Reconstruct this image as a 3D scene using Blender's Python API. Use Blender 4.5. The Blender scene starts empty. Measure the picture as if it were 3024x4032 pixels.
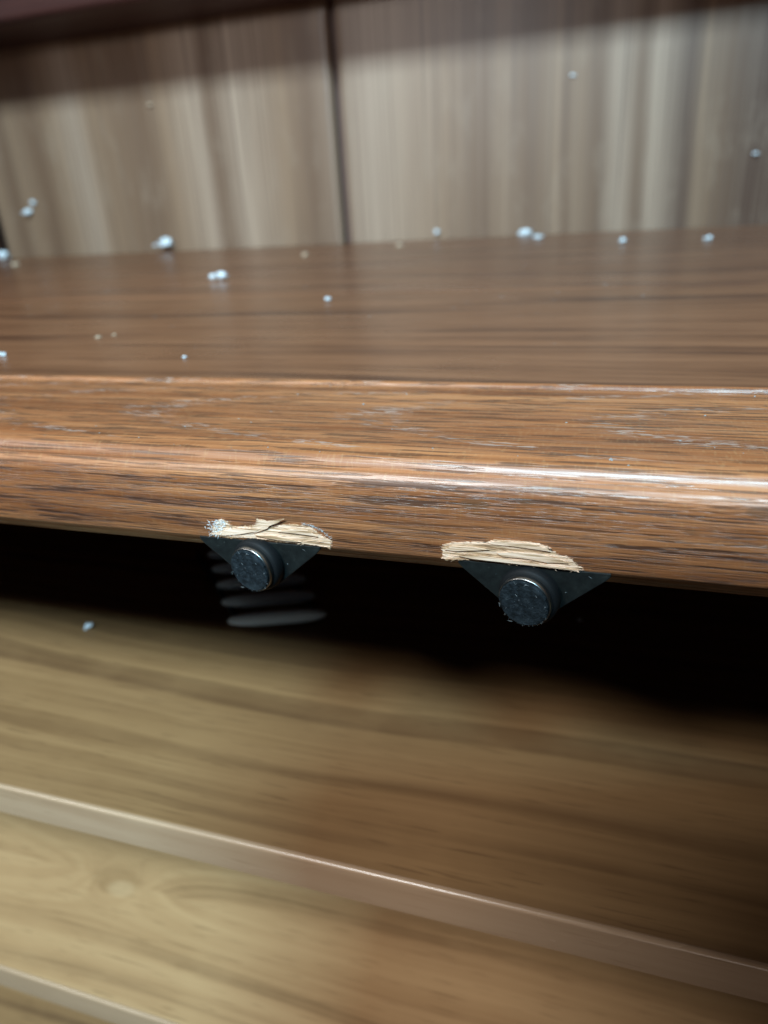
import bpy, bmesh, math, random
from mathutils import Vector, Matrix
random.seed(7)
sc = bpy.context.scene
C = sc.collection

# ------------------------------------------------------------------ camera
# cabinet frame: x right, y into the cabinet, z up; the lens is the origin (metres)
cam_d = bpy.data.cameras.new('camera')
cam = bpy.data.objects.new('camera', cam_d)
C.objects.link(cam)
RX = Vector((0.95155637, 0.30171522, -0.05923177))     # camera right
RD = Vector((0.07127042, -0.40382607, -0.91205539))    # camera down
RF = Vector((-0.29910032, 0.86365064, -0.40576664))    # camera forward
cam.matrix_world = Matrix(((RX.x, -RD.x, -RF.x, 0), (RX.y, -RD.y, -RF.y, 0), (RX.z, -RD.z, -RF.z, 0), (0, 0, 0, 1)))
cam_d.sensor_fit = 'VERTICAL'
cam_d.sensor_height = 36.0
cam_d.lens = 36.0 * 2795 / 4032
cam_d.clip_start = 0.004
cam_d.clip_end = 60
cam_d.dof.use_dof = True
cam_d.dof.focus_distance = 0.117
cam_d.dof.aperture_fstop = 15.0
sc.camera = cam

# ------------------------------------------------------------------ world, lamps, exposure
w = bpy.data.worlds.new('World'); sc.world = w; w.use_nodes = True
w.node_tree.nodes['Background'].inputs[0].default_value = (0.80, 0.90, 1.0, 1)
w.node_tree.nodes['Background'].inputs[1].default_value = 0.016

def area(name, loc, target, sx, sy, power, col):
    d = bpy.data.lights.new(name, 'AREA'); d.shape = 'RECTANGLE'
    d.size = sx; d.size_y = sy; d.energy = power; d.color = col
    o = bpy.data.objects.new(name, d); C.objects.link(o)
    o.location = loc
    o.rotation_euler = (Vector(target) - Vector(loc)).to_track_quat('-Z', 'Y').to_euler()
    return o
area('ceiling_lamp', (0.14, -0.80, 1.04), (-0.03, 0.1, -0.06), 0.28, 0.30, 37.0, (0.44, 0.80, 1.0))
area('ceiling_lamp', (-0.38, -0.78, 1.02), (-0.03, 0.1, -0.06), 0.40, 0.30, 18.0, (0.94, 0.96, 0.96))
area('floor_bounce_lamp', (0.35, -0.9, -0.36), (-0.05, 0.1, -0.15), 0.7, 0.12, 1.1, (1.0, 0.90, 0.82))  # added low fill standing in for floor bounce, brightens the shelf edges
area('side_lamp', (-0.46, -0.12, 0.23), (-0.14, 0.12, -0.06), 0.10, 0.06, 0.60, (1.0, 0.92, 0.88))  # added fill, brightens the left part of the oak shelf
def spot(name, loc, target, power, deg, blend, size, col):
    d = bpy.data.lights.new(name, 'SPOT'); d.energy = power; d.spot_size = math.radians(deg); d.spot_blend = blend
    d.shadow_soft_size = size; d.color = col
    o = bpy.data.objects.new(name, d); C.objects.link(o); o.location = loc
    o.rotation_euler = (Vector(target) - Vector(loc)).to_track_quat('-Z', 'Y').to_euler()
    return o
spot('shelf_spot_lamp', (-0.24, -0.25, 0.21), (-0.27, 0.662, 0.10), 8.0, 42, 1.0, 0.03, (0.84, 0.93, 1.0))  # added fill spot, brightens the back panel below the upper shelf

sc.view_settings.view_transform = 'Standard'
sc.view_settings.look = 'None'
sc.view_settings.exposure = 0.12
sc.view_settings.gamma = 1.0
sc.cycles.use_denoising = True
sc.cycles.max_bounces = 8

# ------------------------------------------------------------------ node helpers
class G:
    def __init__(s, name):
        s.m = bpy.data.materials.new(name); s.m.use_nodes = True
        s.t = s.m.node_tree; s.n = s.t.nodes; s.l = s.t.links
        s.b = s.n['Principled BSDF']
        s.co = s.n.new('ShaderNodeTexCoord').outputs['Object']
    def put(s, sock, v):
        if hasattr(v, 'is_linked') or hasattr(v, 'links'): s.l.new(v, sock)
        elif isinstance(v, (tuple, list)) and len(v) == 3 and sock.type == 'RGBA': sock.default_value = (*v, 1)
        else: sock.default_value = v
    def map(s, vec, scale=(1, 1, 1), loc=(0, 0, 0)):
        n = s.n.new('ShaderNodeMapping'); s.l.new(vec, n.inputs[0])
        n.inputs['Scale'].default_value = scale; n.inputs['Location'].default_value = loc
        return n.outputs[0]
    def noise(s, scale, detail=4, rough=0.55, vec=None, loc=(0, 0, 0), dist=0):
        n = s.n.new('ShaderNodeTexNoise'); n.inputs['Scale'].default_value = 1
        n.inputs['Detail'].default_value = detail; n.inputs['Roughness'].default_value = rough
        n.inputs['Distortion'].default_value = dist
        s.l.new(s.map(vec or s.co, scale, loc), n.inputs['Vector'])
        return n.outputs['Fac']
    def vor(s, scale, loc=(0, 0, 0), vec=None):
        n = s.n.new('ShaderNodeTexVoronoi'); n.inputs['Scale'].default_value = 1
        s.l.new(s.map(vec or s.co, scale, loc), n.inputs['Vector'])
        return n.outputs
    def math(s, op, a, b=0.0, c=None, clamp=False):
        n = s.n.new('ShaderNodeMath'); n.operation = op; n.use_clamp = clamp
        s.put(n.inputs[0], a); s.put(n.inputs[1], b)
        if c is not None: s.put(n.inputs[2], c)
        return n.outputs[0]
    def step(s, v, a, b):
        n = s.n.new('ShaderNodeMapRange'); n.interpolation_type = 'SMOOTHSTEP'
        s.put(n.inputs['Value'], v); n.inputs['From Min'].default_value = a; n.inputs['From Max'].default_value = b
        return n.outputs[0]
    def ramp(s, fac, stops, mode='LINEAR'):
        n = s.n.new('ShaderNodeValToRGB'); e = n.color_ramp.elements; n.color_ramp.interpolation = mode
        while len(e) < len(stops): e.new(0.5)
        for i, (p, c) in enumerate(stops): e[i].position = p; e[i].color = (*c, 1)
        s.l.new(fac, n.inputs[0]); return n.outputs[0]
    def mix(s, f, a, b, blend='MIX'):
        n = s.n.new('ShaderNodeMix'); n.data_type = 'RGBA'; n.blend_type = blend
        s.put(n.inputs[0], f); s.put(n.inputs[6], a); s.put(n.inputs[7], b)
        return n.outputs[2]
    def sep(s, vec=None):
        n = s.n.new('ShaderNodeSeparateXYZ'); s.l.new(vec or s.co, n.inputs[0]); return n.outputs
    def bump(s, h, strength=0.5, dist=0.0002):
        n = s.n.new('ShaderNodeBump'); n.inputs['Strength'].default_value = strength
        n.inputs['Distance'].default_value = dist; s.l.new(h, n.inputs['Height'])
        s.l.new(n.outputs[0], s.b.inputs['Normal']); s.l.new(n.outputs[0], s.b.inputs['Coat Normal'])
    def set(s, **k):
        names = dict(col='Base Color', rough='Roughness', metal='Metallic', coat='Coat Weight', coatr='Coat Roughness', spec='Specular IOR Level', sheen='Sheen Weight')
        for a, v in k.items(): s.put(s.b.inputs[names[a]], v)
        return s.m

# ------------------------------------------------------------------ materials
def mat_oak():                                         # the varnished oak nosing in focus
    g = G('varnished_oak')
    x, y, z = g.sep()
    wob = g.noise((25, 40, 40), 2)
    base = g.noise((9, 260, 420), 6, 0.65)
    tone = g.noise((12, 70, 70), 3)
    col = g.ramp(base, [(0.30, (0.150, 0.048, 0.017)), (0.45, (0.300, 0.108, 0.039)), (0.60, (0.430, 0.174, 0.070)), (0.78, (0.53, 0.24, 0.097))])
    col = g.mix(g.step(tone, 0.38, 0.66), col, g.mix(1.0, col, (0.74, 0.66, 0.60), 'MULTIPLY'))
    yy = g.math('SUBTRACT', y, 0.126)                  # cathedral figure: parabolas opening to the right
    para = g.math('MULTIPLY', g.math('MULTIPLY', yy, yy), 150.0)
    f = g.math('ADD', g.math('SUBTRACT', x, para), g.math('MULTIPLY', wob, 0.024))
    ring = g.math('SINE', g.math('MULTIPLY', f, 2 * math.pi / 0.047))
    ringm = g.step(ring, 0.45, 0.97)
    fronts = g.step(z, -0.0412, -0.0424)               # vertical-grain face below the arris has the coarse pores
    tops = g.math('SUBTRACT', 1.0, fronts)
    fine = g.step(g.noise((80, 1100, 3000), 2, 0.5), 0.535, 0.61)
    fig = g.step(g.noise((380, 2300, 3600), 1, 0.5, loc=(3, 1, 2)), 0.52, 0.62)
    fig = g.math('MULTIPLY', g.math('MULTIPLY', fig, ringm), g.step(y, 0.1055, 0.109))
    coarse = g.step(g.noise((14, 60, 160), 2, loc=(1, 9, 4)), 0.25, 0.48)
    d1 = g.step(g.noise((46, 700, 1800), 3, 0.60, loc=(7, 2, 5)), 0.535, 0.585)
    d2 = g.step(g.noise((90, 900, 4200), 2, 0.6, loc=(2, 6, 1)), 0.53, 0.62)
    dash = g.math('MULTIPLY', g.math('MAXIMUM', d1, g.math('MULTIPLY', d2, 0.7)), g.math('MULTIPLY', fronts, g.math('ADD', g.math('MULTIPLY', coarse, 0.6), 0.4)), clamp=True)
    col = g.mix(g.math('MULTIPLY', g.math('MULTIPLY', fine, tops), 0.72), col, (0.075, 0.032, 0.016))
    ray = g.step(g.noise((2300, 500, 600), 2, loc=(4, 4, 1)), 0.52, 0.72)
    col = g.mix(g.math('MULTIPLY', ray, 0.13), col, (0.55, 0.34, 0.16))
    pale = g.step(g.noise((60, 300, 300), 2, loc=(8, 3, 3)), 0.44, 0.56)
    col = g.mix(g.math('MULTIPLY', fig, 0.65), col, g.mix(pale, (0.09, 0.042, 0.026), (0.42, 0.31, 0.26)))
    col = g.mix(g.math('MULTIPLY', dash, 0.80), col, (0.040, 0.020, 0.016))
    # brown touch-up spots on the face
    v = g.vor((125, 10, 330), (0.37, 0.2, 0.61))
    vd = g.math('ADD', v['Distance'], g.math('MULTIPLY', g.noise((900, 900, 900), 2), 0.10))
    sel = g.math('GREATER_THAN', g.sep(v['Color'])[0], 0.76)
    spot = g.math('MULTIPLY', g.math('MULTIPLY', g.step(vd, 0.40, 0.30), sel), fronts)
    col = g.mix(g.math('MULTIPLY', spot, 0.70), col, (0.135, 0.058, 0.026))
    worn = g.noise((28, 700, 700), 4, 0.65, loc=(5, 5, 0))
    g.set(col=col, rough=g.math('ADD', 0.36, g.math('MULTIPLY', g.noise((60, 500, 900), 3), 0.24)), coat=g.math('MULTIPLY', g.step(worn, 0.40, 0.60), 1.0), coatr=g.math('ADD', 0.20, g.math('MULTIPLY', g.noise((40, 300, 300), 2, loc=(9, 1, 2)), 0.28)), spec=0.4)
    h = g.math('SUBTRACT', g.math('MULTIPLY', g.noise((22, 700, 800), 5, 0.6), 1.6), g.math('ADD', g.math('MULTIPLY', fine, 0.4), g.math('ADD', dash, fig)))
    g.bump(h, 0.65, 0.00013)
    return g.m

def mat_board(name, light, mid, dark, rough=0.35, lines=0.6, seed=0.0, knots=False, spec=0.5, sy=90, line_scale=(1.2, 26, 26), sx=3):
    g = G(name)
    wob = g.noise((3.5, 9, 9), 2, loc=(seed, 0, 0))
    n = g.n.new('ShaderNodeCombineXYZ')
    x, y, z = g.sep()
    yv = g.math('ADD', y, g.math('MULTIPLY', wob, 0.028))
    if knots:                                          # grain bends round one knot
        dx = g.math('SUBTRACT', x, -0.158); dy = g.math('SUBTRACT', y, 0.1375)
        r2 = g.math('ADD', g.math('MULTIPLY', g.math('MULTIPLY', dx, dx), 0.22), g.math('MULTIPLY', dy, dy))
        k = g.math('DIVIDE', 0.0000035, g.math('ADD', r2, 0.00006))
        yv = g.math('ADD', yv, g.math('MULTIPLY', g.math('SIGN', dy), g.math('MULTIPLY', k, 0.35)))
    g.l.new(x, n.inputs[0]); g.l.new(yv, n.inputs[1]); g.l.new(z, n.inputs[2])
    v = n.outputs[0]
    a = g.noise((sx, sy, sy), 5, 0.6, vec=v, loc=(seed, seed * 2, 0))
    col = g.ramp(a, [(0.28, dark), (0.45, mid), (0.68, light)])
    ln = g.step(g.noise(line_scale, 1, 0.4, vec=v, loc=(seed * 3, seed, 1)), 0.60, 0.68)
    col = g.mix(g.math('MULTIPLY', ln, lines), col, dark)
    mot = g.noise((45, 60, 60), 3, loc=(2, seed, 0))
    col = g.mix(g.math('MULTIPLY', g.step(mot, 0.35, 0.75), 0.30), col, light)
    pores = g.step(g.noise((60, 1400, 1400), 2, loc=(seed, 5, 0)), 0.60, 0.70)
    col = g.mix(g.math('MULTIPLY', pores, 0.5), col, dark)
    if knots:
        col = g.mix(g.math('MULTIPLY', g.step(r2, 0.000034, 0.000010), 0.35), col, (0.20, 0.11, 0.045))
        ex = g.math('ADD', g.math('MULTIPLY', g.math('SUBTRACT', dx, 0.004), 0.6), 0.0); ey = g.math('ADD', dy, 0.0025)
        q2 = g.math('ADD', g.math('MULTIPLY', ex, ex), g.math('MULTIPLY', ey, ey))
        col = g.mix(g.math('MULTIPLY', g.step(q2, 0.000016, 0.000002), 0.40), col, (0.52, 0.35, 0.19))
    patch = g.noise((14, 30, 30), 3, 0.6, loc=(seed, 1, 3))
    g.set(col=col, rough=g.math('ADD', rough - 0.08, g.math('MULTIPLY', patch, 0.18)), spec=spec)
    g.bump(g.noise((25, 700, 700), 3), 0.25, 0.0001)
    return g.m

def mat_back():                                        # vertical striped veneer of the back
    g = G('striped_back_veneer')
    x, y, z = g.sep()
    xv = g.math('ADD', x, g.math('MULTIPLY', g.math('SUBTRACT', g.noise((5, 1, 5), 2), 0.5), 0.012))
    x0, x1 = -0.70, 0.20
    mid = (0.235, 0.148, 0.093); lt = (0.35, 0.25, 0.182); dk = (0.075, 0.038, 0.024); md = (0.145, 0.083, 0.050)
    marks = [(-0.655, md), (-0.635, mid), (-0.618, md), (-0.600, mid), (-0.575, md), (-0.555, mid), (-0.523, lt), (-0.505, mid), (-0.445, md),
             (-0.425, mid), (-0.385, lt), (-0.372, md), (-0.345, lt), (-0.300, mid), (-0.275, md), (-0.22, lt), (-0.155, mid), (-0.120, md), (-0.105, mid), (-0.083, md),
             (-0.060, mid), (-0.0535, md), (-0.046, mid), (-0.028, md), (-0.012, lt), (0.004, md), (0.014, lt), (0.040, dk), (0.048, mid), (0.062, md), (0.084, dk), (0.100, dk)]
    fac = g.math('DIVIDE', g.math('SUBTRACT', xv, x0), x1 - x0)
    col = g.ramp(fac, [((p - x0) / (x1 - x0), c) for p, c in marks[:32]])
    n1 = g.noise((190, 3, 1.6), 4, 0.6)
    col = g.mix(g.math('MULTIPLY', g.step(n1, 0.50, 0.72), 0.55), col, (0.20, 0.14, 0.10))
    col = g.mix(g.math('MULTIPLY', g.step(n1, 0.46, 0.30), 0.35), col, lt)
    n3 = g.noise((420, 3, 2.2), 3, 0.6, loc=(2, 0, 0))
    col = g.mix(g.math('MULTIPLY', g.step(n3, 0.50, 0.62), 0.75), col, (0.13, 0.08, 0.055))
    n2 = g.noise((60, 20, 25), 3, 0.6)
    col = g.mix(g.math('MULTIPLY', g.step(n2, 0.5, 0.75), 0.25), col, (0.30, 0.22, 0.16))
    g.set(col=col, rough=0.42, spec=0.45)
    g.bump(g.noise((300, 10, 12), 3), 0.15, 0.0002)
    return g.m

def mat_torn():
    g = G('torn_raw_wood')
    a = g.noise((120, 2600, 2600), 4, 0.6)
    col = g.ramp(a, [(0.32, (0.20, 0.095, 0.045)), (0.42, (0.46, 0.29, 0.165)), (0.55, (0.78, 0.54, 0.39)), (0.74, (0.92, 0.74, 0.59))])
    g.set(col=col, rough=0.85, spec=0.2)
    g.bump(g.noise((200, 5000, 5000), 3), 0.6, 0.0001)
    return g.m

def mat_simple(name, col, rough, metal=0.0, spec=0.5, coat=0.0):
    g = G(name); return g.set(col=col, rough=rough, metal=metal, spec=spec, coat=coat)

def mat_bracket():
    g = G('black_steel_bracket')
    n = g.noise((500, 500, 500), 5, 0.65)
    col = g.ramp(n, [(0.35, (0.005, 0.006, 0.006)), (0.62, (0.010, 0.0125, 0.012)), (0.8, (0.028, 0.031, 0.029))])
    dust = g.step(g.noise((3000, 3000, 3000), 2), 0.70, 0.78)
    col = g.mix(g.math('MULTIPLY', dust, 0.35), col, (0.35, 0.38, 0.36))
    g.set(col=col, rough=0.5, spec=0.35)
    g.bump(n, 0.3, 0.0001)
    return g.m

def mat_felt():
    g = G('dusty_grey_magnet_face')
    n = g.noise((900, 900, 900), 5, 0.7)
    big = g.noise((260, 260, 420), 3, 0.6, loc=(2, 1, 4))
    col = g.ramp(n, [(0.35, (0.005, 0.007, 0.008)), (0.55, (0.013, 0.019, 0.024)), (0.80, (0.038, 0.049, 0.056))])
    col = g.mix(g.math('MULTIPLY', g.step(big, 0.48, 0.70), 0.35), col, (0.04, 0.055, 0.065))
    dust = g.step(g.noise((2600, 2600, 2600), 2), 0.70, 0.78)
    col = g.mix(g.math('MULTIPLY', dust, 0.18), col, (0.5, 0.55, 0.56))
    g.set(col=col, rough=0.95, spec=0.12)
    g.bump(n, 0.7, 0.0003)
    return g.m

M = dict(
    oak=mat_oak(),
    shelf=mat_board('stained_shelf_top', (0.235, 0.102, 0.050), (0.160, 0.066, 0.031), (0.058, 0.022, 0.012), rough=0.28, lines=0.75, seed=1.9, sy=230, spec=0.2, line_scale=(4.0, 62, 62), sx=9),
    shelf_rear=mat_board('stained_shelf_rear', (0.225, 0.098, 0.050), (0.150, 0.062, 0.030), (0.060, 0.023, 0.013), rough=0.28, lines=0.6, seed=6.4, sy=150, spec=0.2, line_scale=(3.0, 45, 45), sx=8),
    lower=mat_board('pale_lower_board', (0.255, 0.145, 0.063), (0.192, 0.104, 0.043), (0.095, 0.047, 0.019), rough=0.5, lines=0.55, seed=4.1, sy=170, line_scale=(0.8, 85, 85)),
    knotty=mat_board('pale_knotty_board', (0.41, 0.250, 0.120), (0.325, 0.187, 0.085), (0.16, 0.086, 0.036), rough=0.5, lines=0.45, sy=170, seed=8.7, knots=True, line_scale=(0.9, 85, 85)),
    edge=mat_board('pink_edge_strip', (0.38, 0.255, 0.160), (0.32, 0.205, 0.123), (0.23, 0.136, 0.077), rough=0.26, lines=0.3, seed=2.2, spec=0.8),
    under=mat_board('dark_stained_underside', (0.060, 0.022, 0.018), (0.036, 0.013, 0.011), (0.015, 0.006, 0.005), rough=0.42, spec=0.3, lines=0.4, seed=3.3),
    side=mat_board('dark_stained_side', (0.12, 0.06, 0.045), (0.08, 0.04, 0.03), (0.04, 0.02, 0.016), rough=0.4, lines=0.4, seed=5.3),
    back=mat_back(),
    groove=mat_simple('dark_groove', (0.12, 0.06, 0.045), 0.6),
    torn=mat_torn(),
    bracket=mat_bracket(), felt=mat_felt(),
    chrome=mat_simple('worn_nickel', (0.34, 0.35, 0.35), 0.30, 1.0),
    collar=mat_simple('black_plastic', (0.004, 0.005, 0.006), 0.65, 0.0, 0.25),
    screw=mat_simple('zinc_screw', (0.4, 0.4, 0.38), 0.35, 1.0),
    foam=mat_simple('white_foam', (0.76, 0.84, 0.90), 0.6),
    tan=mat_simple('tan_crumb', (0.55, 0.42, 0.30), 0.7),
    lint=mat_simple('pale_lint', (0.26, 0.29, 0.30), 0.8),
    fray=mat_simple('bluish_frayed_fibre', (0.78, 0.86, 0.90), 0.8),
    grille=mat_simple('pale_blue_grey_plastic', (0.72, 0.86, 1.0), 0.45),  # colour of a reflection on the lower shelf, given to solid bars
    grille_dark=mat_simple('black_grille_back', (0.012, 0.011, 0.012), 0.6),
)

# ------------------------------------------------------------------ geometry helpers
def tag(o, label=None, cat=None, group=None, kind=None):
    if label: o['label'] = label
    if cat: o['category'] = cat
    if group: o['group'] = group
    if kind: o['kind'] = kind
    return o
def empty(name, loc, label, cat, group=None):
    o = bpy.data.objects.new(name, None); C.objects.link(o); o.location = loc
    o.empty_display_size = 0.01
    return tag(o, label, cat, group)
def obj(name, bm, mat, parent=None, smooth=False, bevel=0, seg=2):
    me = bpy.data.meshes.new(name)
    bmesh.ops.recalc_face_normals(bm, faces=bm.faces[:])
    bm.to_mesh(me); bm.free()
    me.materials.append(mat)
    o = bpy.data.objects.new(name, me); C.objects.link(o)
    if parent: o.parent = parent
    if smooth:
        for p in me.polygons: p.use_smooth = True
    if bevel:
        m = o.modifiers.new('bevel', 'BEVEL'); m.width = bevel; m.segments = seg; m.limit_method = 'ANGLE'
        m.harden_normals = False
    return o
def box(bm, x0, x1, y0, y1, z0, z1):
    v = [bm.verts.new(p) for p in ((x0, y0, z0), (x1, y0, z0), (x1, y1, z0), (x0, y1, z0), (x0, y0, z1), (x1, y0, z1), (x1, y1, z1), (x0, y1, z1))]
    for f in ((0, 1, 2, 3), (4, 5, 6, 7), (0, 1, 5, 4), (1, 2, 6, 5), (2, 3, 7, 6), (3, 0, 4, 7)): bm.faces.new([v[i] for i in f])
def prism_x(prof, xs):
    """a (y, z) outline swept along x through the stations xs"""
    bm = bmesh.new(); rings = [[bm.verts.new((x, y, z)) for y, z in prof] for x in xs]
    n = len(prof)
    for a, b in zip(rings, rings[1:]):
        for i in range(n): bm.faces.new((a[i], a[(i + 1) % n], b[(i + 1) % n], b[i]))
    bm.faces.new(rings[0]); bm.faces.new(rings[-1])
    return bm
def arc(cy, cz, r, a0, a1, n):
    return [(cy + r * math.cos(math.radians(a0 + (a1 - a0) * i / n)), cz + r * math.sin(math.radians(a0 + (a1 - a0) * i / n))) for i in range(n + 1)]
def tube(bm, pts, rads, n=5):
    rings = []
    for i, p in enumerate(pts):
        p = Vector(p); t = (Vector(pts[min(i + 1, len(pts) - 1)]) - Vector(pts[max(i - 1, 0)])).normalized()
        u = t.orthogonal().normalized(); v = t.cross(u)
        rings.append([bm.verts.new(p + (u * math.cos(k * 2 * math.pi / n) + v * math.sin(k * 2 * math.pi / n)) * rads[i]) for k in range(n)])
    for a, b in zip(rings, rings[1:]):
        for k in range(n): bm.faces.new((a[k], a[(k + 1) % n], b[(k + 1) % n], b[k]))
    bm.faces.new(rings[0]); bm.faces.new(rings[-1])
def lathe_y(prof, n=64):
    """(r, y) outline turned about the y axis"""
    bm = bmesh.new(); rings = []
    for r, y in prof:
        rings.append([bm.verts.new((0, y, 0))] if r < 1e-9 else [bm.verts.new((r * math.cos(2 * math.pi * k / n), y, r * math.sin(2 * math.pi * k / n))) for k in range(n)])
    for a, b in zip(rings, rings[1:]):
        for k in range(n):
            j = (k + 1) % n
            if len(a) == 1 and len(b) > 1: bm.faces.new((a[0], b[k], b[j]))
            elif len(b) == 1 and len(a) > 1: bm.faces.new((a[k], a[j], b[0]))
            elif len(a) > 1: bm.faces.new((a[k], a[j], b[j], b[k]))
    return bm
# measuring the photograph: a pixel of the 3024 x 4032 picture to a point on a cabinet plane
def ray(u, v):
    return RX * (u - 1512) + RD * (v - 2016) + RF * 2795
def on_y(u, v, y):
    d = ray(u, v); return d * (y / d.y)
def on_z(u, v, z):
    d = ray(u, v); return d * (z / d.z)

YF, YB, XL, XR = 0.100, 0.662, -0.650, 0.560           # front plane, back panel, side walls
ZT = -0.0388                                           # top of the nosing

# ------------------------------------------------------------------ cabinet carcass
cab = empty('cabinet', (0, YB, -0.38), 'brown wooden cabinet carcass with vertically striped back panel behind the shelves', 'cabinet')
def local(o, root):                                    # meshes are drawn in cabinet coordinates
    o.location = -Vector(root.location); return o
bm = bmesh.new(); box(bm, XL - 0.02, XR + 0.02, YB + 0.0125, YB + 0.02, -0.40, 0.42)
backing = local(obj('back_panel', bm, M['groove'], cab), cab)
joints = [XL, -0.2490, 0.152, XR]
for a, b in zip(joints, joints[1:]):
    bm = bmesh.new(); box(bm, a + 0.0030, b - 0.0030, YB, YB + 0.012, -0.40, 0.42)
    o = obj('plank', bm, M['back'], backing, bevel=0.0060, seg=3)
for xa, xb in ((XL - 0.02, XL), (XR, XR + 0.02)):
    bm = bmesh.new(); box(bm, xa, xb, YF + 0.004, YB - 0.0005, -0.40, 0.42)
    local(obj('side_panel', bm, M['side'], cab, bevel=0.001), cab)

# ------------------------------------------------------------------ upper shelf (its dark underside shows at the top)
SH = 'wooden shelves of the cabinet'
UY = 0.583
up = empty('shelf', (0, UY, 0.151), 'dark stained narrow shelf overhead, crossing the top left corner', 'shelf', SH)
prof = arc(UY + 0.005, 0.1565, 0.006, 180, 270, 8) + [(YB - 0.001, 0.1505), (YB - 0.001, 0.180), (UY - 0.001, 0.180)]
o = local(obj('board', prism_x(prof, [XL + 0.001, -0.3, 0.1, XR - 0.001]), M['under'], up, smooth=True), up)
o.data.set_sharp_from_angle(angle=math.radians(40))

# ------------------------------------------------------------------ middle shelf
mid = empty('shelf', (0, YF, ZT), 'varnished brown oak shelf with rounded front edge, chipped above two magnetic catches', 'shelf', SH)
xs = [XL + 0.001 + (XR - XL - 0.002) * i / 60 for i in range(61)]
prof = ([(YF + 0.0024, -0.0572), (YF + 0.0021, -0.0571), (YF + 0.0003, -0.0547), (YF, -0.0543)]
        + arc(YF + 0.00349, -0.04360, 0.0035, 175, 126, 10) + arc(YF + 0.00610, -0.04186, 0.0035, 165, 121, 9)
        + [(YF + 0.012, ZT + 0.0001), (YF + 0.0482, ZT), (YF + 0.0486, ZT - 0.0004), (YF + 0.0486, -0.0572)])
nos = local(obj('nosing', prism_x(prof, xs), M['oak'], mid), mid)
nos['label'] = 'thick front strip with two shiny arrises and cathedral grain'
YJ = 0.303                                             # joint between the two boards of the shelf top
prof = ([(YF + 0.0490, -0.0572), (YF + 0.0490, ZT - 0.0006)] + arc(YF + 0.0502, ZT - 0.0004, 0.0012, 180, 90, 6)
        + [(YJ - 0.0012, ZT + 0.0008), (YJ - 0.0003, ZT - 0.0004), (YJ - 0.0003, -0.0572)])
brd = local(obj('board', prism_x(prof, xs), M['shelf'], mid), mid)
prof = [(YJ + 0.0003, -0.0572), (YJ + 0.0003, ZT - 0.0004), (YJ + 0.0012, ZT + 0.0008), (YB - 0.0010, ZT + 0.0008), (YB - 0.0010, -0.0572)]
local(obj('board', prism_x(prof, xs), M['shelf_rear'], mid), mid)
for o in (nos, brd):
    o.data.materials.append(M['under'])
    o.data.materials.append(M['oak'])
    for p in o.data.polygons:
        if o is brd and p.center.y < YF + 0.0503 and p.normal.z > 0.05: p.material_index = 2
        if p.normal.z < -0.9 or (o is nos and p.center.y > 0.14): p.material_index = 1  # bottom faces darkened to keep bounce light out of the bay below
for o in (nos,):
    for p in o.data.polygons: p.use_smooth = True
    o.data.set_sharp_from_angle(angle=math.radians(38))

# torn wood above the catches: outlines measured on the front face
def z1(p): s = 800 / 1659; return (700 + p[0] * s, 1950 + p[1] * s)
def z2(p): s = 850 / 1659; return (1650 + p[0] * s, 2050 + p[1] * s)
chipL = [(290, 320), (288, 260), (320, 220), (350, 195), (385, 205), (440, 255), (520, 258), (600, 250), (650, 245), (720, 250), (760, 268), (790, 262), (850, 245), (930, 238), (1010, 245), (1080, 262),
         (1120, 285), (1160, 325), (1200, 345), (1245, 365), (1252, 400), (1240, 432), (1200, 416), (1100, 402), (980, 388), (880, 382), (780, 368), (640, 348), (520, 342), (420, 347), (380, 338)]
chipR = [(180, 215), (200, 185), (240, 170), (330, 165), (440, 165), (500, 170), (545, 160), (575, 150), (640, 150), (740, 155), (860, 165), (930, 180), (985, 200), (1000, 225), (1050, 240), (1060, 265), (1130, 275),
         (1180, 305), (1225, 360), (1228, 392), (1190, 382), (1080, 367), (950, 357), (840, 337), (700, 327), (560, 307), (420, 297), (300, 297), (250, 300), (195, 292), (188, 260)]
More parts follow.
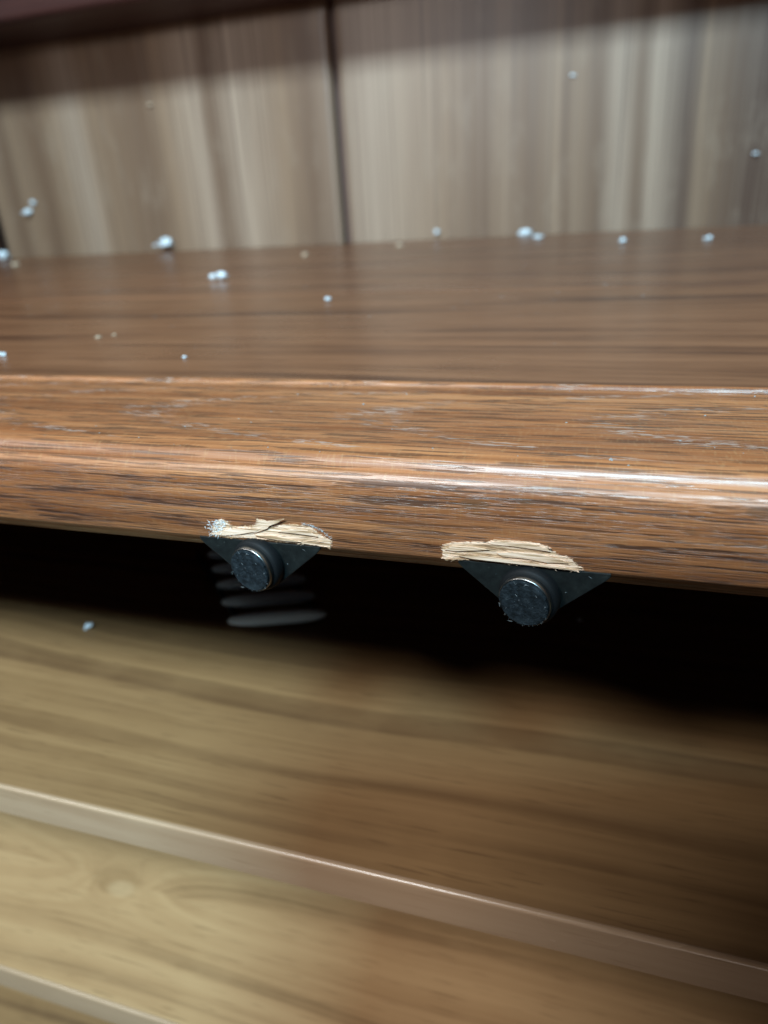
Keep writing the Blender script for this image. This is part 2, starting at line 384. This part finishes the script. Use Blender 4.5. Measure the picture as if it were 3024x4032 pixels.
def chip(poly, conv, seed):
    rnd = random.Random(seed)
    P = [on_y(*conv(p), YF) for p in poly]; P = [(p.x, p.z) for p in P]
    bm = bmesh.new()
    z = min(p[1] for p in P) + 0.00003
    ztop = max(p[1] for p in P)
    while z < ztop:
        xsn = []
        for (xa, za), (xb, zb) in zip(P, P[1:] + P[:1]):
            if (za > z) != (zb > z): xsn.append(xa + (z - za) / (zb - za) * (xb - xa))
        xsn.sort()
        for xa, xb in zip(xsn[::2], xsn[1::2]):
            if xb - xa < 0.0002: continue
            # break the row into a few overlapping fibres
            cuts = [xa] + sorted(rnd.uniform(xa, xb) for _ in range(int((xb - xa) / 0.006))) + [xb]
            for ca, cb in zip(cuts, cuts[1:]):
                ca -= rnd.gauss(0, 0.00035); cb += rnd.gauss(0, 0.00035)
                if cb - ca < 0.0004: continue
                h = rnd.uniform(0.00006, 0.00030); wz = rnd.uniform(0.00008, 0.00017)
                tilt = rnd.uniform(-0.00012, 0.00012)
                n = max(3, int((cb - ca) / 0.0008)); prev = None
                hx = rnd.uniform(0, 9); 
                for i in range(n + 1):
                    t = i / n; x = ca + (cb - ca) * t
                    e = min(1, 6 * min(t, 1 - t) + 0.15)
                    zz = z + tilt * (t - 0.5) * 2 + 0.00005 * math.sin(x * 2100 + hx)
                    hh = h * (0.55 + 0.45 * e) * (0.8 + 0.25 * math.sin(x * 3300 + hx * 2))
                    ring = [bm.verts.new((x, YF + 0.0002, zz - wz * e)), bm.verts.new((x, YF - hh * 0.7, zz - wz * e * 0.6)), bm.verts.new((x, YF - hh, zz + wz * e * 0.5)), bm.verts.new((x, YF + 0.0002, zz + wz * e))]
                    if prev:
                        for k in range(3): bm.faces.new((prev[k], prev[k + 1], ring[k + 1], ring[k]))
                    else: bm.faces.new(ring)
                    prev = ring
                bm.faces.new(prev)
        z += rnd.uniform(0.00009, 0.00015)
    return bm
def flake(poly, conv, lift0, lift1, th=0.00018):
    """a lifted splinter: outline on the face, raised more towards its tip"""
    P = [on_y(*conv(p), YF) for p in poly]
    xa = min(p.x for p in P); xb = max(p.x for p in P)
    bm = bmesh.new(); top = []; bot = []
    for p in P:
        t = (p.x - xa) / (xb - xa); l = lift0 + (lift1 - lift0) * t
        top.append(bm.verts.new((p.x, YF - l - th, p.z))); bot.append(bm.verts.new((p.x, YF - l, p.z)))
    bm.faces.new(top); bm.faces.new(bot[::-1])
    for i in range(len(P)):
        j = (i + 1) % len(P); bm.faces.new((top[i], bot[i], bot[j], top[j]))
    bmesh.ops.triangulate(bm, faces=[f for f in bm.faces if len(f.verts) > 4])
    return bm
o = obj('torn_wood', chip(chipL, z1, 3), M['torn'], nos); o['label'] = 'pale torn wood fibres with an upward splinter above the catch at left'
o = obj('torn_wood', chip(chipR, z2, 5), M['torn'], nos); o['label'] = 'long smooth pale gouge above the catch at right'
for poly, conv in ((chipL, z1), (chipR, z2)):
    obj('raw_wood', flake(poly, conv, -0.00012, -0.00012, 0.00025), M['torn'], nos)
for poly, conv, a, b in (
        ([(540, 300), (600, 262), (640, 235), (668, 222), (650, 186), (662, 190), (672, 198), (700, 192), (735, 205), (800, 196), (882, 182), (822, 217), (758, 240), (742, 262), (700, 278), (640, 300)], z1, 0.0001, 0.00045),
        ([(300, 312), (330, 290), (450, 268), (560, 268), (690, 262), (640, 290), (500, 312), (380, 322)], z1, 0.0002, 0.0003),
        
        ([(820, 290), (960, 268), (1060, 280), (1150, 330), (1040, 312), (930, 300)], z1, 0.00025, 0.0003),
        ([(640, 320), (760, 322), (900, 345), (1010, 372), (880, 364), (740, 342)], z1, 0.0003, 0.0003),
        ([(530, 166), (575, 156), (640, 155), (850, 168), (980, 205), (1010, 228), (900, 212), (720, 190), (570, 178)], z2, 0.0001, 0.0003),
        ([(600, 240), (760, 235), (930, 250), (1080, 290), (1150, 320), (980, 312), (800, 280), (640, 265)], z2, 0.00025, 0.00022),
        ([(310, 262), (480, 262), (700, 292), (900, 325), (1120, 350), (1190, 372), (960, 345), (700, 316), (420, 285)], z2, 0.0003, 0.0003),
        ([(200, 215), (260, 188), (420, 196), (540, 215), (420, 222), (280, 226)], z2, 0.00022, 0.00025)):
    obj('splinter', flake(poly, conv, a, b), M['torn'], nos)
# hair-fine torn fibres standing off the rim of each tear
bm = bmesh.new(); rnd = random.Random(31)
for poly, conv in ((chipL, z1), (chipR, z2)):
    for (ua, va), (ub, vb) in zip(poly, poly[1:] + poly[:1]):
        for i in range(max(2, int(math.hypot(ub - ua, vb - va) / 16))):
            t = rnd.random(); p = on_y(*conv((ua + (ub - ua) * t, va + (vb - va) * t)), YF) + Vector((0, -0.0001, 0))
            d = Vector((rnd.choice((-1, 1)) * rnd.uniform(0.5, 1), -rnd.uniform(0.05, 0.4), rnd.gauss(0, 0.22))).normalized(); l = rnd.uniform(0.0003, 0.0013)
            tube(bm, [p - d * l * 0.4, p, p + d * l * 0.6], [0.00006, 0.00005, 0.00001], 4)
o = obj('torn_fibre', bm, M['torn'], nos); o['kind'] = 'stuff'
# bluish frayed fibres at the left end of the left tear
bm = bmesh.new(); rnd = random.Random(11)
for i in range(150):
    p = on_y(*z1((rnd.gauss(345, 38), rnd.uniform(200, 330))), YF)
    d = Vector((rnd.gauss(0, 1), -abs(rnd.gauss(0.3, .3)), rnd.gauss(0.3, 0.8))).normalized(); l = rnd.uniform(0.0002, 0.0007)
    q = p + Vector((0, -0.00025, 0))
    tube(bm, [q, q + d * l * 0.5, q + d * l + Vector((rnd.gauss(0, 1), rnd.gauss(0, .4), rnd.gauss(0, 1))) * 0.00012], [0.000035, 0.00003, 0.000012], 4)
for i in range(90):
    p = on_y(*z1((rnd.uniform(1000, 1250), rnd.uniform(235, 300) + 0)), YF)
    t = rnd.random(); p = on_y(*z1((1010 + 240 * t, 238 + 120 * t * t + rnd.uniform(-10, 6))), YF)
    q = p + Vector((0, -0.0001, 0)); d = Vector((rnd.gauss(0.2, .5), -0.3, rnd.uniform(0.2, 1))).normalized()
    tube(bm, [q, q + d * 0.00018, q + d * rnd.uniform(0.0003, 0.0005) + Vector((0.0001, 0, 0))], [0.00002, 0.000018, 0.000008], 4)
o = obj('frayed_fibre', bm, M['fray'], nos); o['kind'] = 'stuff'

# ------------------------------------------------------------------ lower shelves
def lower_shelf(z, th, label, top, y_back=YB - 0.001):
    e = empty('shelf', (0, YF, z), label, 'shelf', SH)
    bm = prism_x([(YF + 0.0011, z - th), (YF + 0.0011, z - 0.0003), (YF + 0.0014, z), (y_back, z), (y_back, z - th)], xs[::4])
    local(obj('board', bm, top, e), e)
    prof = [(YF + 0.0006, z - th), (YF, z - th + 0.0005)] + arc(YF + 0.0008, z - 0.0006, 0.0008, 180, 90, 6) + [(YF + 0.0010, z + 0.0002), (YF + 0.0010, z - th)]
    o = local(obj('edge_strip', prism_x(prof, xs), M['edge'], e, smooth=True), e)
    o.data.set_sharp_from_angle(angle=math.radians(40))
    return e
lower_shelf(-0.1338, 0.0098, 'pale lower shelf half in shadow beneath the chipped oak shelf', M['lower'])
lower_shelf(-0.2180, 0.0098, 'pale knotty shelf with bright front edge, at the bottom of the photo', M['knotty'])
lower_shelf(-0.3000, 0.0098, 'dim lowest shelf just showing in the bottom left corner', M['lower'])

# ------------------------------------------------------------------ magnetic catches
def make_catch():
    e = empty('magnetic_catch', (0, 0, 0), 'x', 'magnetic catch', 'magnetic catches under the oak shelf')
    # bracket: folded plate with a hanging triangular leg (local: x across, y into cabinet, z up; top of leg at z = 0)
    pts = [(-0.0119, 0.0), (-0.0119, -0.0006), (-0.0112, -0.0014)]
    cx_, cz_, r = 0.0, -0.0046, 0.0049
    pts += [(cx_ + r * math.cos(math.radians(a)), cz_ + r * math.sin(math.radians(a))) for a in range(222, 319, 8)]
    pts += [(0.0112, -0.0014), (0.0119, -0.0006), (0.0119, 0.0)]
    bm = bmesh.new()
    f = [bm.verts.new((x, 0, z)) for x, z in pts]; b = [bm.verts.new((x, 0.0008, z)) for x, z in pts]
    bm.faces.new(f); bm.faces.new(b[::-1])
    for i in range(len(pts)):
        j = (i + 1) % len(pts); bm.faces.new((f[i], b[i], b[j], f[j]))
    br = obj('bracket', bm, M['bracket'], e, bevel=0.00015)
    bm = bmesh.new(); box(bm, -0.0085, 0.0085, 0.0009, 0.0125, -0.0035, -0.0027)
    obj('bracket_leg', bm, M['bracket'], e, bevel=0.0002)
    for sx in (-0.007, 0.007):
        bm = lathe_y([(0, -0.0004), (0.0012, -0.0003), (0.0019, 0.0), (0.0019, 0.0002), (0, 0.0002)], 24)
        s = obj('screw', bm, M['screw'], e, smooth=True); s.rotation_euler = (math.radians(90), 0, 0); s.location = (sx, 0.0068, -0.0037)
    mg = bpy.data.objects.new('magnet', lathe_y([(0, 0.0), (0.0047, 0.0), (0.0048, -0.0003), (0.0048, -0.0011), (0.0046, -0.0014), (0.0041, -0.0015), (0, -0.0015)]).id_data if False else bpy.data.meshes.new('magnet'))
    bm = lathe_y([(0, 0.0006), (0.0049, 0.0006), (0.0050, 0.0), (0.0050, -0.0010), (0.0047, -0.0014), (0.0040, -0.0016), (0, -0.0016)])
    bmesh.ops.recalc_face_normals(bm, faces=bm.faces[:]); bm.to_mesh(mg.data); bm.free(); mg.data.materials.append(M['collar']); C.objects.link(mg); mg.parent = e
    for p in mg.data.polygons: p.use_smooth = True
    mg.data.set_sharp_from_angle(angle=math.radians(40))
    bm = lathe_y([(0.0036, -0.0012), (0.00430, -0.0015), (0.00430, -0.00255), (0.00422, -0.0027), (0.0041, -0.00272), (0.0040, -0.0026), (0.0036, -0.0026)])
    obj('rim', bm, M['chrome'], mg, smooth=True)
    bm = bmesh.new(); N = 72; rnd = random.Random(4); rings = []
    for k in range(16):
        r = 0.00402 * (k / 15) ** 0.8
        if k == 0: rings.append([bm.verts.new((0, -0.0032, 0))]); continue
        rings.append([bm.verts.new(((r + (rnd.gauss(0, 0.00004) if k > 12 else 0)) * math.cos(2 * math.pi * j / N), -0.0032 + rnd.gauss(0, 0.000018) + (0.00012 if k == 15 else 0), (r + (rnd.gauss(0, 0.00003) if k > 12 else 0)) * math.sin(2 * math.pi * j / N))) for j in range(N)])
    rings.append([bm.verts.new((v.co.x * 0.99, -0.0025, v.co.z * 0.99)) for v in rings[-1]])
    for a, b in zip(rings, rings[1:]):
        for j in range(N):
            q = (j + 1) % N
            if len(a) == 1: bm.faces.new((a[0], b[j], b[q]))
            else: bm.faces.new((a[j], a[q], b[q], b[j]))
    obj('pad', bm, M['felt'], mg)
    # lint caught on face and rim
    bm = bmesh.new()
    for i in range(9):
        a = rnd.uniform(0, 6.28); r = 0.0041 * math.sqrt(rnd.uniform(0.05, 1.05)); p = Vector((r * math.cos(a), -0.0033, r * math.sin(a)))
        d = Vector((rnd.gauss(0, 1), -0.15, rnd.gauss(0, 1))).normalized(); l = rnd.uniform(0.0002, 0.0008)
        tube(bm, [p, p + d * l * 0.5 + Vector((0, -0.00004, 0)), p + d * l + Vector((rnd.gauss(0, 1), 0, rnd.gauss(0, 1))) * 0.0002], [0.00003, 0.000025, 0.00001], 4)
    for i in range(26):                                # fuzz round the lower edge
        a = rnd.uniform(2.9, 6.0); p = Vector((0.0040 * math.cos(a), -0.00305, 0.0040 * math.sin(a)))
        d = Vector((math.cos(a) + rnd.gauss(0, .5), rnd.gauss(0, .4), math.sin(a) + rnd.gauss(0, .5))).normalized(); l = rnd.uniform(0.00015, 0.0005)
        tube(bm, [p, p + d * l], [0.00002, 0.000008], 4)
    o = obj('lint', bm, M['lint'], mg); o['kind'] = 'stuff'
    bm = bmesh.new()
    for i in range(26):
        p = Vector((rnd.uniform(-0.009, 0.009), -0.00006, rnd.uniform(-0.006, -0.0005)))
        if abs(p.x) > 0.0105 + p.z * 1.25 or math.hypot(p.x, p.z + 0.0042) < 0.005: continue
        s = rnd.uniform(0.00002, 0.00007)
        if i % 3: bmesh.ops.create_icosphere(bm, subdivisions=1, radius=s, matrix=Matrix.Translation(p))
        else:
            d = Vector((rnd.gauss(0, 1), 0, rnd.gauss(0, 1))).normalized() * rnd.uniform(0.0003, 0.0009); k = Vector((rnd.gauss(0, 1), 0, rnd.gauss(0, 1))) * 0.0002
            tube(bm, [p, p + d * 0.5 + k, p + d], [0.00002, 0.00002, 0.00001], 4)
    o = obj('dust', bm, M['lint'], e); o['kind'] = 'stuff'
    return e, mg
def kids(o): return [c for c in bpy.data.objects if c.parent == o]
def copy_tree(o, parent=None):
    c = o.copy(); C.objects.link(c)
    if parent: c.parent = parent
    for ch in kids(o): copy_tree(ch, c)
    return c
ca, mg = make_catch()
cb = copy_tree(ca)
mgb = [c for c in kids(cb) if c.name.startswith('magnet')][0]
for e, m_, x, label, ang, dx, dz in ((ca, mg, -0.0587, 'black magnetic catch under the splintered chip, at left with dusty face', 12, -0.0002, -0.0043), (cb, mgb, -0.0106, 'black magnetic catch with grey blue face under the smooth gouge, at right', 14, -0.0002, -0.0049)):
    e.location = (x, YF + 0.0001, -0.0546); e['label'] = label
    m_.location = (dx, -0.0001, dz); m_.rotation_euler = (math.radians(3), 0, -math.radians(ang))

# ------------------------------------------------------------------ made-up bars imitating reflection stripes on the dark lower shelf
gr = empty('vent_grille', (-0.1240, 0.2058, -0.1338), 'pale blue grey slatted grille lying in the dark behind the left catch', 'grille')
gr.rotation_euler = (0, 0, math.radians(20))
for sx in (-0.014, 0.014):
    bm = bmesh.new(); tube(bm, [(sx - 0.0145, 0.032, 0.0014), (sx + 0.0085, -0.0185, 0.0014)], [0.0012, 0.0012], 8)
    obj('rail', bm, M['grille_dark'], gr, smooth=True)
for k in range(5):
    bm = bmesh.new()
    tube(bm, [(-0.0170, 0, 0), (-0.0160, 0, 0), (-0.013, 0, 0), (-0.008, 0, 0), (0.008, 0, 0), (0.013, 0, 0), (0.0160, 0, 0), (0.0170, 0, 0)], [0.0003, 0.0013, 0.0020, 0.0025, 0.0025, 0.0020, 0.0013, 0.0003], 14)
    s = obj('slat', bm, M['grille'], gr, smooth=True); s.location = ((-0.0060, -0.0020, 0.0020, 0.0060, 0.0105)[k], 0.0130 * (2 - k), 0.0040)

# ------------------------------------------------------------------ crumbs of foam and dust
def crumb_mesh(seed, mat):
    rnd = random.Random(seed); bm = bmesh.new()
    for q in range(5):                                  # a few broken beads stuck together
        c = Vector((rnd.gauss(0, 0.42), rnd.gauss(0, 0.42), rnd.gauss(-0.1, 0.25))) if q else Vector((0, 0, 0))
        r = 0.72 if q == 0 else rnd.uniform(0.25, 0.5)
        g0 = bmesh.ops.create_icosphere(bm, subdivisions=2, radius=r, matrix=Matrix.Translation(c))
        for v in g0['verts']: v.co += (v.co - c) * rnd.uniform(-0.42, 0.35)
    for v in bm.verts: v.co.z *= 0.68
    me = bpy.data.meshes.new('foam_crumb'); bm.to_mesh(me); bm.free(); me.materials.append(mat); return me
CR = 'pale crumbs scattered in the cabinet'
crumbs = [  # px, py, diameter px, surface, material, label
    (650, 955, 56, 'b', 'foam', 'largest round white crumb, at the foot of the back panel left of the plank joint'),
    (870, 1086, 44, 's', 'foam', 'white crumb on the oak shelf just in front of the largest crumb'),
    (1290, 1177, 24, 's', 'foam', 'small white crumb on the oak shelf below the plank joint'),
    (725, 1406, 15, 's', 'foam', 'tiny white crumb near the seam of the oak shelf, left of centre'),
    (10, 1395, 24, 's', 'foam', 'white crumb at the left picture edge on the oak shelf'),
    (385, 1328, 16, 's', 'tan', 'dull crumb on the left part of the oak shelf, nearer one of a close pair'),
    (450, 1318, 13, 's', 'tan', 'fainter right hand crumb of a close pair on the oak shelf'),
    (1200, 1002, 22, 's', 'tan', 'dull crumb on the back of the oak shelf left of the plank joint'),
    (2072, 915, 52, 'b', 'foam', 'big bright crumb at the foot of the back panel right of centre'),
    (2118, 932, 22, 's', 'foam', 'little crumb touching the right side of the big bright crumb'),
    (1720, 911, 26, 'b', 'foam', 'faint crumb at the foot of the back panel between plank joint and big bright crumb'),
    (1572, 966, 20, 's', 'tan', 'dull crumb on the shelf just right of the plank joint foot'),
    (2452, 946, 26, 's', 'foam', 'flat pale crumb at the rear of the oak shelf, right of the big bright crumb'),
    (2792, 936, 24, 's', 'foam', 'pale crumb at the rear of the oak shelf, farthest right of all'),
    (10, 1006, 44, 's', 'foam', 'bluish crumb in the rear left corner of the oak shelf'),
    (58, 1040, 24, 's', 'tan', 'tan crumb beside the bluish crumb in the rear left corner'),
    (112, 832, 28, 'b', 'foam', 'pale crumb stuck low on the back panel at far left'),
    (128, 796, 20, 'b', 'foam', 'thin crumb stuck above another on the back panel at far left'),
    (590, 412, 18, 'b', 'tan', 'faint crumb stuck on the back panel at the shadow line, upper left'),
    (2255, 296, 15, 'b', 'foam', 'tiny crumb stuck on the back panel at upper right'),
    (2976, 603, 18, 'b', 'foam', 'tiny crumb stuck on the back panel at the right edge'),
    (350, 2462, 30, 'l', 'foam', 'oval white crumb on the lower shelf at the shadow edge, left'),
    (2282, 2440, 22, 'l', 'foam', 'dim crumb on the dark lower shelf right of the right catch'),
]
for i, (u, v, dpx, surf, mt, label) in enumerate(crumbs):
    for _ in range(2):
        p = on_y(u, v, YB - 0.001) if surf == 'b' else on_z(u, v, -0.0382 if surf == 's' else -0.1338)
        r = dpx / 2 / 2795 * p.dot(RF)
        p = on_y(u, v, YB - r * 0.8) if surf == 'b' else on_z(u, v, (-0.0382 if surf == 's' else -0.1338) + r * 0.8)
    o = bpy.data.objects.new('foam_crumb', crumb_mesh(i + 1, M[mt])); C.objects.link(o)
    o.location = p; o.scale = (r * 1.2, r * 1.2, r * 1.2); o.rotation_euler = (0, 0, i * 1.7)
    tag(o, label, 'crumb', CR)
# fine dust on the shelf top and nosing
bm = bmesh.new(); rnd = random.Random(21)
for i in range(260):
    y = 0.104 + 0.25 * rnd.random() ** 1.6
    x = rnd.uniform(-0.40 * y / 0.12 * 0.5 - 0.05, 0.05 + (y - 0.1) * 0.3)
    s = rnd.uniform(0.00005, 0.00016) * (1 + (y - 0.1) * 6)
    z = -0.0382 if y > YF + 0.0497 else ZT
    bmesh.ops.create_icosphere(bm, subdivisions=1, radius=s, matrix=Matrix.Translation((x, y, z + s * 0.4)) @ Matrix.Diagonal((1.0 + rnd.random(), 1, 0.7, 1)))
o = obj('dust', bm, M['lint']); tag(o, 'fine pale dust specks on the top of the oak shelf', 'dust', kind='stuff')
# the telephone the picture is taken with, held at the lens: it shades the right of the lower shelves
ph = empty('telephone', (0, 0, 0), 'black telephone held up to the shelf to take the picture', 'telephone')
ph.matrix_world = Matrix(((RX.x, -RD.x, -RF.x, 0), (RX.y, -RD.y, -RF.y, 0), (RX.z, -RD.z, -RF.z, 0), (0, 0, 0, 1)))
bm = bmesh.new(); box(bm, -0.054, 0.100, -0.135, 0.046, 0.0025, 0.0105)
obj('body', bm, M['collar'], ph, bevel=0.0035, seg=4)
